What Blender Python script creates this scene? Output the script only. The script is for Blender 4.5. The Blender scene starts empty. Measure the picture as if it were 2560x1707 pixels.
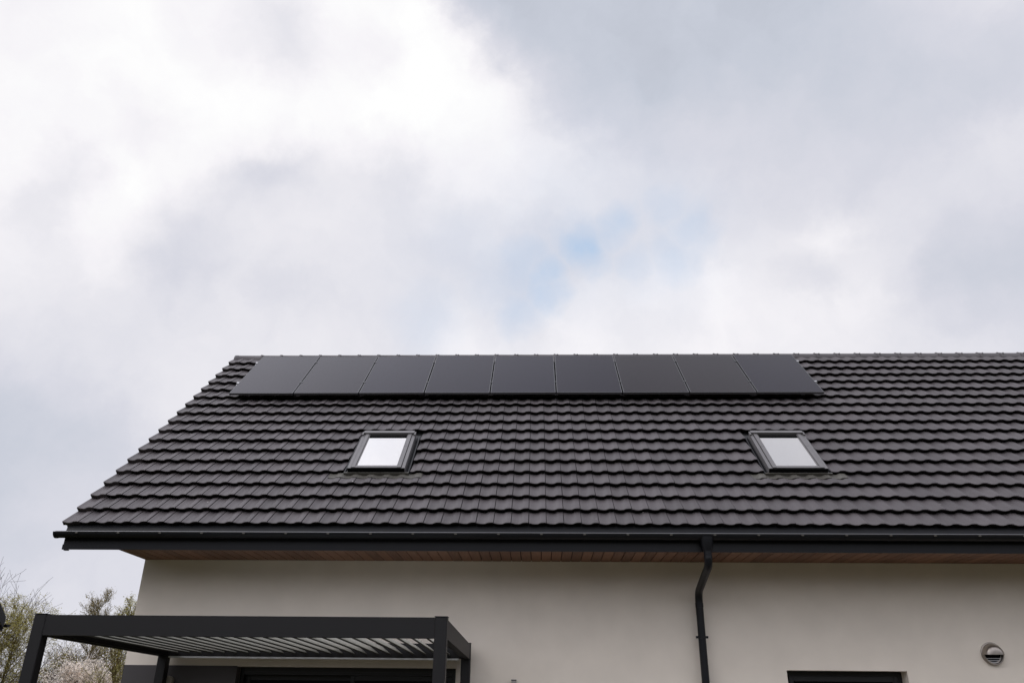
import bpy, math, random
from math import sin, cos, pi, radians
from mathutils import Vector, Matrix

SC = bpy.context.scene
COL = SC.collection
rnd = random.Random(7)

# ------------------------------------------------------------------ helpers
def lin(c):
    return tuple((v/255/12.92 if v/255 <= .04045 else ((v/255+.055)/1.055)**2.4) for v in c)

class MB:
    """collects faces; build() links them as ONE mesh object"""
    def __init__(self):
        self.v = []; self.f = []; self.m = []; self.s = []
    def poly(self, pts, mi=0, sm=False):
        n = len(self.v); self.v += [tuple(p) for p in pts]
        self.f.append(tuple(range(n, n+len(pts)))); self.m.append(mi); self.s.append(sm)
    def grid(self, rows, mi=0, sm=True, closed=False):
        n = len(self.v); w = len(rows[0])
        for r in rows: self.v += [tuple(p) for p in r]
        for i in range(len(rows)-1):
            for j in range(w if closed else w-1):
                k = (j+1) % w
                self.f.append((n+i*w+j, n+i*w+k, n+(i+1)*w+k, n+(i+1)*w+j)); self.m.append(mi); self.s.append(sm)
    def hexa(self, p, mi=0):
        n = len(self.v); self.v += [tuple(q) for q in p]
        for q in ((3,2,1,0),(4,5,6,7),(0,1,5,4),(1,2,6,5),(2,3,7,6),(3,0,4,7)):
            self.f.append(tuple(n+i for i in q)); self.m.append(mi); self.s.append(False)
    def box(self, x0, x1, y0, y1, z0, z1, mi=0):
        self.hexa([(x0,y0,z0),(x1,y0,z0),(x1,y1,z0),(x0,y1,z0),(x0,y0,z1),(x1,y0,z1),(x1,y1,z1),(x0,y1,z1)], mi)
    def fbox(self, fn, a0, a1, b0, b1, c0, c1, mi=0):
        self.hexa([fn(*q) for q in ((a0,b0,c0),(a1,b0,c0),(a1,b1,c0),(a0,b1,c0),(a0,b0,c1),(a1,b0,c1),(a1,b1,c1),(a0,b1,c1))], mi)
    def bbox(self, x0, x1, y0, y1, z0, z1, b=.004, mi=0):
        """box with its long vertical / horizontal edges chamfered"""
        def ring(z, i): return [(x0+b+i,y0+i,z),(x1-b-i,y0+i,z),(x1-i,y0+b+i,z),(x1-i,y1-b-i,z),(x1-b-i,y1-i,z),(x0+b+i,y1-i,z),(x0+i,y1-b-i,z),(x0+i,y0+b+i,z)]
        rs = [ring(z0, b*.7), ring(z0+b, 0), ring(z1-b, 0), ring(z1, b*.7)]
        self.grid(rs, mi, False, True)
        self.poly(list(reversed(rs[0])), mi); self.poly(rs[3], mi)
    def tube(self, pts, rads, n=8, mi=0, sm=True, caps=True):
        pts = [Vector(p) for p in pts]; rows = []
        up = None
        for i, p in enumerate(pts):
            t = (pts[min(i+1, len(pts)-1)] - pts[max(i-1, 0)])
            if t.length < 1e-9: t = Vector((0,0,1))
            t.normalize()
            if up is None:
                up = Vector((0,0,1)) if abs(t.z) < .9 else Vector((1,0,0))
            a = t.cross(up)
            if a.length < 1e-6: a = t.cross(Vector((0,1,0)))
            a.normalize(); b = a.cross(t); b.normalize(); up = b
            r = rads[i] if isinstance(rads, (list, tuple)) else rads
            rows.append([p + a*(r*cos(2*pi*k/n)) + b*(r*sin(2*pi*k/n)) for k in range(n)])
        self.grid(rows, mi, sm, True)
        if caps:
            self.poly(list(reversed(rows[0])), mi); self.poly(rows[-1], mi)
    def build(self, name, mats, parent=None, loc=None):
        me = bpy.data.meshes.new(name)
        me.from_pydata(self.v, [], self.f)
        if not isinstance(mats, (list, tuple)): mats = [mats]
        for m in mats: me.materials.append(m)
        me.polygons.foreach_set('material_index', self.m)
        me.polygons.foreach_set('use_smooth', self.s)
        me.update()
        o = bpy.data.objects.new(name, me); COL.objects.link(o)
        if parent: o.parent = parent
        if loc: o.location = loc
        return o

def tag(o, label=None, cat=None, group=None, kind=None):
    if label: o['label'] = label
    if cat: o['category'] = cat
    if group: o['group'] = group
    if kind: o['kind'] = kind
    return o
def empty(name, loc=(0,0,0), rot=(0,0,0)):
    o = bpy.data.objects.new(name, None); COL.objects.link(o); o.location = loc; o.rotation_euler = rot
    o.empty_display_size = .2
    return o
def copy_tree(o, parent=None):
    c = o.copy(); COL.objects.link(c)
    if parent: c.parent = parent
    for ch in list(o.children): copy_tree(ch, c)
    return c

# ------------------------------------------------------------------ materials
def mat(name, col, rough=.6, metal=0, spec=.5, noise=0, nscale=8, bump=0, bscale=200, island=0, detail=4):
    m = bpy.data.materials.new(name); m.use_nodes = True
    nt = m.node_tree; b = nt.nodes['Principled BSDF']
    b.inputs['Roughness'].default_value = rough; b.inputs['Metallic'].default_value = metal
    b.inputs['Specular IOR Level'].default_value = spec
    b.inputs['Base Color'].default_value = (*col, 1)
    last = None
    tc = nt.nodes.new('ShaderNodeTexCoord')
    if noise:
        n = nt.nodes.new('ShaderNodeTexNoise'); n.inputs['Scale'].default_value = nscale; n.inputs['Detail'].default_value = detail
        nt.links.new(tc.outputs['Object'], n.inputs['Vector'])
        r = nt.nodes.new('ShaderNodeMapRange'); r.inputs[1].default_value = .25; r.inputs[2].default_value = .75
        r.inputs[3].default_value = 1-noise; r.inputs[4].default_value = 1+noise
        nt.links.new(n.outputs['Fac'], r.inputs[0]); last = r.outputs[0]
    if island:
        g = nt.nodes.new('ShaderNodeNewGeometry')
        r = nt.nodes.new('ShaderNodeMapRange'); r.inputs[3].default_value = 1-island; r.inputs[4].default_value = 1+island
        nt.links.new(g.outputs['Random Per Island'], r.inputs[0])
        if last:
            mu = nt.nodes.new('ShaderNodeMath'); mu.operation = 'MULTIPLY'
            nt.links.new(last, mu.inputs[0]); nt.links.new(r.outputs[0], mu.inputs[1]); last = mu.outputs[0]
        else: last = r.outputs[0]
    if last:
        mx = nt.nodes.new('ShaderNodeVectorMath'); mx.operation = 'SCALE'
        mx.inputs[0].default_value = col; nt.links.new(last, mx.inputs['Scale'])
        nt.links.new(mx.outputs[0], b.inputs['Base Color'])
    if bump:
        n = nt.nodes.new('ShaderNodeTexNoise'); n.inputs['Scale'].default_value = bscale; n.inputs['Detail'].default_value = 3
        nt.links.new(tc.outputs['Object'], n.inputs['Vector'])
        bp = nt.nodes.new('ShaderNodeBump'); bp.inputs['Strength'].default_value = bump; bp.inputs['Distance'].default_value = .01
        nt.links.new(n.outputs['Fac'], bp.inputs['Height']); nt.links.new(bp.outputs[0], b.inputs['Normal'])
    return m

M = {}
M['tile'] = mat('roof_tile_clay', (.0765,.0665,.0700), .5, 0, .5, .15, 1.6, .10, 60, .15, 8)
M['deck'] = mat('dark_underlay', (.012,.012,.012), .8)
M['metal'] = mat('anthracite_coated_metal', (.010,.010,.012), .42, 0, .35, .08, 3)
M['gutter'] = mat('graphite_gutter_steel', (.0075,.008,.0105), .42, 0, .28, .1, 4)
M['lip'] = mat('highlight_gutter_lip_steel', (.16,.16,.17), .3, .5, .5)  # lighter metal paints the sky's highlight line along the gutter bead
M['pergola'] = mat('anthracite_powder_coat', (.0125,.0118,.0128), .55, 0, .28, .06, 2, .04, 500)
M['louvre'] = mat('grey_louvre_aluminium', (.40,.40,.36), .4, 0, .5, .06, 3)
M['frame'] = mat('black_window_frame', (.012,.012,.013), .45, 0, .4)
M['sky_frame'] = mat('grey_roof_window_cladding', (.165,.158,.16), .42, .2, .5, .06, 6)
M['flash'] = mat('grey_lead_flashing', (.098,.092,.080), .5, .2, .5, .12, 9)
M['low_edge'] = mat('dark_louvre_edge', (.07,.07,.06), .7, 0, .3)
M['plaster'] = mat('warm_white_plaster', (.81,.74,.65), .9, 0, .2, .055, 2.2, .30, 260, 0, 9)
M['plinth'] = mat('grey_painted_plaster', (.085,.080,.082), .85, 0, .25, .05, 2, .2, 330)
M['alu'] = mat('bright_aluminium', (.62,.62,.63), .35, .8, .5)
M['black_alu'] = mat('black_anodised_aluminium', (.10,.10,.105), .34, .4, .5)
M['steel'] = mat('brushed_stainless_steel', (.36,.325,.29), .36, 1, .5, .05, 30)
M['hollow'] = mat('dark_hollow', (.004,.004,.004), .9, 0, .1)
M['beige'] = mat('beige_lamp_plastic', (.42,.39,.33), .5, 0, .4)
M['lamp_grey'] = mat('grey_lamp_metal', (.33,.32,.30), .45, 0, .5)
M['blind'] = mat('white_blind_fabric', (.88,.86,.86), .8, 0, .2)
M['blind_grey'] = mat('pale_grey_blind_fabric', (.80,.79,.81), .8, 0, .2)
M['concrete'] = mat('grey_paving_concrete', (.13,.115,.095), .85, 0, .3, .12, 2.5, .1, 90)
M['lawn'] = mat('lawn_grass_ground', (.050,.050,.020), .95, 0, .1, .3, .8)
M['bark'] = mat('brown_bark', (.075,.055,.042), .9, 0, .1, .3, 6)
M['bark_olive'] = mat('olive_bark', (.15,.115,.055), .9, 0, .1, .3, 6)
M['twig'] = mat('grey_brown_twig', (.13,.10,.09), .9, 0, .1, .3, 4)
M['neigh_tile'] = mat('neighbour_dark_tile', (.03,.03,.034), .5, 0, .5, .1, 2)

def leaf_mat(name, col, trans=.45):
    m = bpy.data.materials.new(name); m.use_nodes = True
    nt = m.node_tree; nt.nodes.clear()
    out = nt.nodes.new('ShaderNodeOutputMaterial'); mix = nt.nodes.new('ShaderNodeMixShader'); mix.inputs[0].default_value = trans
    d = nt.nodes.new('ShaderNodeBsdfDiffuse'); t = nt.nodes.new('ShaderNodeBsdfTranslucent')
    g = nt.nodes.new('ShaderNodeNewGeometry'); r = nt.nodes.new('ShaderNodeMapRange')
    r.inputs[3].default_value = .65; r.inputs[4].default_value = 1.35
    s = nt.nodes.new('ShaderNodeVectorMath'); s.operation = 'SCALE'; s.inputs[0].default_value = col
    nt.links.new(g.outputs['Random Per Island'], r.inputs[0]); nt.links.new(r.outputs[0], s.inputs['Scale'])
    nt.links.new(s.outputs[0], d.inputs[0]); nt.links.new(s.outputs[0], t.inputs[0])
    nt.links.new(d.outputs[0], mix.inputs[1]); nt.links.new(t.outputs[0], mix.inputs[2]); nt.links.new(mix.outputs[0], out.inputs[0])
    return m
M['leaf_yellow'] = leaf_mat('fresh_yellow_green_leaf', (.48,.44,.17))
M['leaf_olive'] = leaf_mat('olive_bud_leaf', (.40,.34,.19))
M['petal'] = leaf_mat('pale_blossom_petal', (.95,.875,.80), .4)

# roof window and house glass
def glass_sheet(name, rough=.02, ior=1.5, f=1.0, base=0.0):      # base: mirror coating against the sun
    m = bpy.data.materials.new(name); m.use_nodes = True
    nt = m.node_tree; nt.nodes.clear()
    out = nt.nodes.new('ShaderNodeOutputMaterial'); mix = nt.nodes.new('ShaderNodeMixShader')
    tr = nt.nodes.new('ShaderNodeBsdfTransparent'); tr.inputs[0].default_value = (.92,.93,.93,1)
    gl = nt.nodes.new('ShaderNodeBsdfGlossy'); gl.inputs['Roughness'].default_value = rough; gl.inputs[0].default_value = (1, .985, .955, 1)
    fr = nt.nodes.new('ShaderNodeFresnel'); fr.inputs[0].default_value = ior
    mu = nt.nodes.new('ShaderNodeMath'); mu.operation = 'MULTIPLY_ADD'; mu.inputs[1].default_value = f; mu.inputs[2].default_value = base
    nt.links.new(fr.outputs[0], mu.inputs[0]); nt.links.new(mu.outputs[0], mix.inputs[0])
    nt.links.new(tr.outputs[0], mix.inputs[1]); nt.links.new(gl.outputs[0], mix.inputs[2]); nt.links.new(mix.outputs[0], out.inputs[0])
    return m
M['glass'] = glass_sheet('coated_roof_window_glass', .03, 1.5, .1, .81)
M['dark_glass'] = mat('dark_window_glass', (.006,.007,.006), .04, 0, .35)

def panel_glass():
    m = bpy.data.materials.new('black_solar_glass'); m.use_nodes = True
    nt = m.node_tree; b = nt.nodes['Principled BSDF']
    b.inputs['Roughness'].default_value = .13; b.inputs['IOR'].default_value = 1.295; b.inputs['Specular Tint'].default_value = (1, .92, .99, 1)
    oi = nt.nodes.new('ShaderNodeObjectInfo')
    cr = nt.nodes.new('ShaderNodeValToRGB')
    cr.color_ramp.elements[0].color = (.013,.0100,.0120,1); cr.color_ramp.elements[1].color = (.0095,.0085,.0175,1)
    nt.links.new(oi.outputs['Random'], cr.inputs[0])
    tc = nt.nodes.new('ShaderNodeTexCoord'); n = nt.nodes.new('ShaderNodeTexNoise'); n.inputs['Scale'].default_value = 1.3; n.inputs['Detail'].default_value = 5
    nt.links.new(tc.outputs['Object'], n.inputs['Vector'])
    r = nt.nodes.new('ShaderNodeMapRange'); r.inputs[3].default_value = .10; r.inputs[4].default_value = .17
    nt.links.new(n.outputs['Fac'], r.inputs[0]); nt.links.new(r.outputs[0], b.inputs['Roughness'])
    nt.links.new(cr.outputs[0], b.inputs['Base Color'])
    return m
M['solar'] = panel_glass()

def wood():
    m = bpy.data.materials.new('brown_soffit_board'); m.use_nodes = True
    nt = m.node_tree; b = nt.nodes['Principled BSDF']; b.inputs['Roughness'].default_value = .6
    tc = nt.nodes.new('ShaderNodeTexCoord'); mp = nt.nodes.new('ShaderNodeMapping'); mp.inputs['Scale'].default_value = (30,2,30)
    n = nt.nodes.new('ShaderNodeTexNoise'); n.inputs['Scale'].default_value = 2; n.inputs['Detail'].default_value = 6
    g = nt.nodes.new('ShaderNodeNewGeometry')
    ad = nt.nodes.new('ShaderNodeMath'); ad.operation = 'MULTIPLY_ADD'; ad.inputs[1].default_value = .45
    cr = nt.nodes.new('ShaderNodeValToRGB')
    cr.color_ramp.elements[0].position = .3; cr.color_ramp.elements[0].color = (.105,.046,.026,1)
    cr.color_ramp.elements[1].position = .95; cr.color_ramp.elements[1].color = (.25,.122,.070,1)
    nt.links.new(tc.outputs['Object'], mp.inputs[0]); nt.links.new(mp.outputs[0], n.inputs['Vector'])
    nt.links.new(g.outputs['Random Per Island'], ad.inputs[0]); nt.links.new(n.outputs['Fac'], ad.inputs[2])
    nt.links.new(ad.outputs[0], cr.inputs[0]); nt.links.new(cr.outputs[0], b.inputs['Base Color'])
    return m
M['wood'] = wood()

def tile_specks(m):
    """a few pale bird-dropping specks and faint dusty patches on the tiles"""
    nt = m.node_tree; b = nt.nodes['Principled BSDF']
    src = b.inputs['Base Color'].links[0].from_socket
    tc = nt.nodes.new('ShaderNodeTexCoord')
    v = nt.nodes.new('ShaderNodeTexVoronoi'); v.inputs['Scale'].default_value = 1.9
    nt.links.new(tc.outputs['Object'], v.inputs['Vector'])
    lt = nt.nodes.new('ShaderNodeMath'); lt.operation = 'LESS_THAN'; lt.inputs[1].default_value = .028
    nt.links.new(v.outputs['Distance'], lt.inputs[0])
    sp = nt.nodes.new('ShaderNodeSeparateColor'); nt.links.new(v.outputs['Color'], sp.inputs[0])
    gt = nt.nodes.new('ShaderNodeMath'); gt.operation = 'GREATER_THAN'; gt.inputs[1].default_value = .55
    nt.links.new(sp.outputs[0], gt.inputs[0])
    mu = nt.nodes.new('ShaderNodeMath'); mu.operation = 'MULTIPLY'
    nt.links.new(lt.outputs[0], mu.inputs[0]); nt.links.new(gt.outputs[0], mu.inputs[1])
    mx = nt.nodes.new('ShaderNodeMix'); mx.data_type = 'RGBA'; mx.inputs[7].default_value = (.36,.34,.33,1)
    nt.links.new(mu.outputs[0], mx.inputs[0]); nt.links.new(src, mx.inputs[6]); nt.links.new(mx.outputs[2], b.inputs['Base Color'])
tile_specks(M['tile'])

# ------------------------------------------------------------------ dimensions (metres)
R = radians(43.54); CR, SR = cos(R), sin(R)
Y0, Z0 = 1.711, 6.192                 # lower edge of the solar panels
XR = 18.0                             # the house runs on beyond the frame
def RP(x, s, n):                      # point on the front roof slope: s up the slope, n off it
    return (x, Y0 + s*CR - n*SR, Z0 + s*SR + n*CR)
B = -.187                             # plane the tiles lie on
GAUGE, TW = .318, .2055
S0 = -3.665; XL = -.668
NROW = 18
RIDGE_Y = 3.378
SOFFIT_Z = 3.285; FASCIA_Y = -.796

# ------------------------------------------------------------------ the setting
def plane(name, x0, x1, y0, y1, z, m):
    b = MB(); b.poly([(x0,y0,z),(x1,y0,z),(x1,y1,z),(x0,y1,z)]); return b.build(name, m)
tag(plane('lawn', -400, 400, -400, 400, 0, M['lawn']), kind='structure')
pt = MB()
for i in range(24):
    for j in range(8):
        pt.box(-1.2+i*.6+.004, -.6+i*.6-.004, -4.8+j*.6+.004, -4.2+j*.6-.004, .0, .03)
tag(pt.build('patio', M['concrete']), kind='structure')

# ------------------------------------------------------------------ the house
house = empty('house')
tag(house, 'modern detached house with beige plaster walls and a dark tiled gable roof', 'house')

WX0, WX1, WZ0, WZ1 = 7.893, 9.284, .90, 2.057       # window opening
DX0, DX1, DZ1 = 1.376, 4.003, 2.045                 # terrace door opening
T = .34
w = MB()
w.box(0, DX0, 0, T, 0, 4.25); w.box(DX0, DX1, 0, T, DZ1, 4.25)
w.box(DX1, WX0, 0, T, 0, 4.25); w.box(WX0, WX1, 0, T, 0, WZ0); w.box(WX0, WX1, 0, T, WZ1, 4.25); w.box(WX1, XR, 0, T, 0, 4.25)
w.box(0, XR, 2*RIDGE_Y-T, 2*RIDGE_Y, 0, 4.25)
def gable(x0, x1):
    ys = [(T, 0), (2*RIDGE_Y-T, 0), (2*RIDGE_Y-T, 4.25), (RIDGE_Y, 7.38), (T, 4.25)]
    a = [(x0, y, z) for y, z in ys]; b = [(x1, y, z) for y, z in ys]
    w.poly(a); w.poly(list(reversed(b)))
    for i in range(5): w.poly([a[i], b[i], b[(i+1) % 5], a[(i+1) % 5]])
gable(0, T); gable(XR-T, XR)
wall = w.build('wall', M['plaster'], house)
pl = MB(); pl.box(-.003, DX0, -.004, -.0005, 0, 2.05)
pl.box(-.004, -.0005, -.004, 2.0, 0, 2.05)
pl.box(DX0+.0003, DX0+.0009, -.004, .119, .031, DZ1-.001)
pl.build('painted_panel', M['plinth'], wall)['label'] = 'dark grey painted wall panel beside the terrace door'
inn = MB(); inn.box(T+.01, XR-T-.01, T+.6, T+.62, 0, 3.2); inn.box(T+.01, XR-T-.01, T+.01, 2*RIDGE_Y-T-.01, 3.24, 3.26)
inn.build('interior_partition', M['hollow'], house)

# --- roof tiles
SKY_OPEN = ((2.412, 3.298), (7.935, 8.80))
def wave(t):
    t = max(0., min(1., t))
    if t < .30: return .0125*(.5+.5*cos(pi*t/.30))*1.0
    if t < .46: return 0.0
    if t < .74: return .019*(.5-.5*cos(pi*(t-.46)/.28))
    return .019 + .001*sin((t-.74)/.26*pi)
TP = (0, .06, .13, .22, .32, .42, .52, .60, .67, .74, .84, .93, 1.0)
def tile(b, x, s, t0=0., t1=1., top=None, rec=.055):
    ts = [t for t in TP if t0 < t < t1]; ts = [t0]+ts+[t1]
    js = rnd.uniform(-.0025, .0025); jn = rnd.uniform(-.0012, .0012); jx = rnd.uniform(-.0008, .0008); sk = rnd.uniform(-.0015, .0015)
    wd = TW-.0078
    s1 = s+GAUGE+.022 if top is None else top
    L = s1-s
    def P(t, ss, h): return RP(x+jx+t*wd, ss+js+sk*(t-.5), B+h+jn)
    fr = [P(t, s, .056+wave(t)) for t in ts]; ed = [P(t, s+.004, .0605+wave(t)) for t in ts]; ed2 = [P(t, s+.012, .0620+wave(t)) for t in ts]
    bk = [P(t, s1, wave(t)+.001+.062*max(0, 1-L/.338)) for t in ts]
    bo = [P(t, s+(rec if t > .2 else min(rec, .012+.2*t)) if rec < .05 else s+rec, .0035+wave(t)*.9) for t in ts]; bb = [P(t, s+.16, -.004) for t in ts]
    b.grid([fr, ed, ed2, bk], 0, True)
    b.grid([bo, fr], 0, False); b.grid([bb, bo], 0, False)
    b.poly([ed2[-1], bk[-1], P(ts[-1], s1, -.006), bo[-1], fr[-1]], 0); b.poly([ed2[0], fr[0], bo[0], P(ts[0], s1, -.006), bk[0]], 0)
rf = MB()
ncol = int((XR+.5-XL)/TW)
for k in range(NROW):
    s = S0+k*GAUGE
    for c in range(ncol):
        x = XL+c*TW; spans = [(x, x+TW)]
        if 4 <= k <= 7:
            for (a, d) in SKY_OPEN:
                new = []
                for (p, q) in spans:
                    if q <= a or p >= d: new.append((p, q)); continue
                    if p < a: new.append((p, a))
                    if q > d: new.append((d, q))
                spans = new
        for (p, q) in spans:
            if q-p < .015: continue
            tile(rf, x, s, (p-x)/TW, (q-x)/TW, 2.10 if k == NROW-1 else None, .020 if c == 0 else .055)
# deck below, rear slope
rf.fbox(RP, -.63, XR+.4, -3.60, 2.11, B-.09, B-.016, 1)
def RPB(x, s, n):
    p = RP(x, s, n); return (p[0], 2*RIDGE_Y-p[1], p[2])
rf.fbox(RPB, -.63, XR+.4, -3.66, 2.11, B-.09, B+.03, 0)
roof = rf.build('roof', [M['tile'], M['deck']], house)

# ridge: half round caps with a clip at each joint
rg = MB(); x = -.665; zc = 7.447; first = True
while x < XR+.4:
    ln = .475 if first else .366
    rows = []
    for (dx, r) in ((0, .126), (.05, .126), (.055, .121), (ln+.02, .119)):
        rows.append([(x+dx, RIDGE_Y-r*cos(a), zc+r*sin(a)) for a in [pi*(i/14*1.16-.08) for i in range(15)]])
    rg.grid(rows, 0, True)
    if first: rg.poly([(x, RIDGE_Y-.126*cos(a), zc+.126*sin(a)) for a in [2*pi*i/24 for i in range(24)]])
    if not first:
        rg.bbox(x-.018, x+.022, RIDGE_Y-.035, RIDGE_Y+.02, zc+.10, zc+.134, .010)
        rg.bbox(x+.045, x+.065, RIDGE_Y-.112, RIDGE_Y-.085, zc+.045, zc+.095, .004)
    x += ln; first = False
rg.build('ridge', M['tile'], roof)
# eave flashing that runs into the gutter, barge board on the left rake
ef = MB(); ef.hexa([(-.62,-.832,3.452),(XR,-.832,3.452),(XR,-.826,3.452),(-.62,-.826,3.452),(-.62,-.800,3.560),(XR,-.800,3.560),(XR,-.795,3.556),(-.62,-.795,3.556)])
ef.build('eave_flashing', M['gutter'], roof)
bg = MB(); bg.fbox(RP, -.664, -.632, -3.60, 2.08, B-.20, B+.010)
bg.build('barge_board', M['metal'], roof)
# fascia and soffit
fa = MB(); fa.box(-.628, XR, FASCIA_Y, FASCIA_Y+.02, 3.296, 3.55)
fa.box(-.632, XR, FASCIA_Y-.008, FASCIA_Y+.012, 3.272, 3.330)
fa.box(-.628, -.60, FASCIA_Y+.0205, -.70, 3.292, 3.50)
fa.box(-.61, -.56, FASCIA_Y-.004, FASCIA_Y+.03, 3.262, 3.2715)
tri = [(FASCIA_Y+.0205, 3.297), (-.001, 3.297), (-.001, 4.20), (FASCIA_Y+.0205, 3.50)]
fa.hexa([(.0, y, z) for y, z in tri]+[(.02, y, z) for y, z in tri])
fa.build('fascia', M['gutter'], house)
so = MB(); n = int(XR/.1225)
for i in range(n):
    so.box(i*.1225+.005, (i+1)*.1225-.005, FASCIA_Y+.021, -.0015, SOFFIT_Z, SOFFIT_Z+.012)
so.box(0, XR, FASCIA_Y+.021, -.0015, SOFFIT_Z+.0125, SOFFIT_Z+.02, 1)
so.build('soffit', [M['wood'], M['hollow']], house)

# gutter
gx0 = -.695; gy, gz, gr = -.872, 3.455, .0635
g = MB()
arc = [pi+pi*i/14 for i in range(15)]
out = [(gy+gr*cos(a), gz+gr*sin(a)) for a in arc]; inn_ = [(gy+(gr-.004)*cos(a), gz+(gr-.004)*sin(a)) for a in reversed(arc)]
prof = out+inn_
g.grid([[(x_, y, z) for y, z in prof] for x_ in (gx0, XR)], 0, True, True)
g.poly([(gx0, y, z) for y, z in out]); g.poly([(gx0+.003, y, z) for y, z in reversed(out)])
for xx in (-.69, 1.14):
    rr = gr+.004
    g.grid([[(xx+d, gy+rr*cos(a), gz+rr*sin(a)) for a in arc] for d in (-.014, .014)], 0, True)
    g.grid([[(xx+dd, gy+rr_*cos(a), gz+rr_*sin(a)) for a in arc] for dd, rr_ in ((-.014, gr), (-.014, rr))], 0, False)
gut = g.build('gutter', M['gutter'], house)
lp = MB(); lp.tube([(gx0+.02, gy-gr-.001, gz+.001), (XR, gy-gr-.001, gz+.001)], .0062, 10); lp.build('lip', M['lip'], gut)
b = MB()
b.grid([[(d, gy+(gr+.003)*cos(a), gz+(gr+.003)*sin(a)) for a in arc] for d in (-.0125, .0125)], 0, True)
b.bbox(-.014, .014, gy-gr-.009, gy-gr+.004, gz-.022, gz-.0065, .002, 1)
b.box(-.0125, .0125, gy-gr+.01, gy+gr, gz-.004, gz-.001)
br = b.build('gutter_bracket', [M['gutter'], M['flash']], gut)
br.location.x = -.42
xx = -.42+.495
while xx < 14.5:
    c = br.copy(); COL.objects.link(c); c.parent = gut; c.location.x = xx; xx += .495
# downpipe with outlet funnel, two bends and a wall clip
PX = 6.918
d = MB()
path = [(PX,-.872,3.36),(PX,-.872,3.20),(PX,-.866,3.155),(PX,-.84,3.118),(PX,-.80,3.098),(PX,-.25,2.949),(PX,-.20,2.934),(PX,-.162,2.914),(PX,-.135,2.888),(PX,-.118,2.852),(PX,-.111,2.81),(PX,-.11,2.77),(PX,-.11,.05)]
d.tube(path, .045, 20)
pipe = d.build('downpipe', M['gutter'], house)
f = MB(); f.tube([(PX,-.872,3.425),(PX,-.872,3.385),(PX,-.872,3.30),(PX,-.872,3.285),(PX,-.872,3.27)], [.078,.074,.058,.053,.050], 20)
f.build('outlet_funnel', M['gutter'], pipe)
f = MB(); f.tube([(PX,-.872,3.215),(PX,-.872,3.185)], .048, 20); f.build('pipe_collar', M['gutter'], pipe)
f = MB(); f.tube([(PX,-.11,2.79),(PX,-.11,2.74)], .048, 20); f.build('pipe_collar', M['gutter'], pipe)
f = MB(); f.tube([(PX,-.11,2.418),(PX,-.11,2.392)], .049, 20)
for sgn in (-1, 1):
    f.bbox(PX+sgn*.058-.014, PX+sgn*.058+.014, -.128, -.096, 2.392, 2.418, .003)
f.tube([(PX,-.06,2.405),(PX,.0,2.405)], .006, 8)
f.build('pipe_clip', M['gutter'], pipe)

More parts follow.
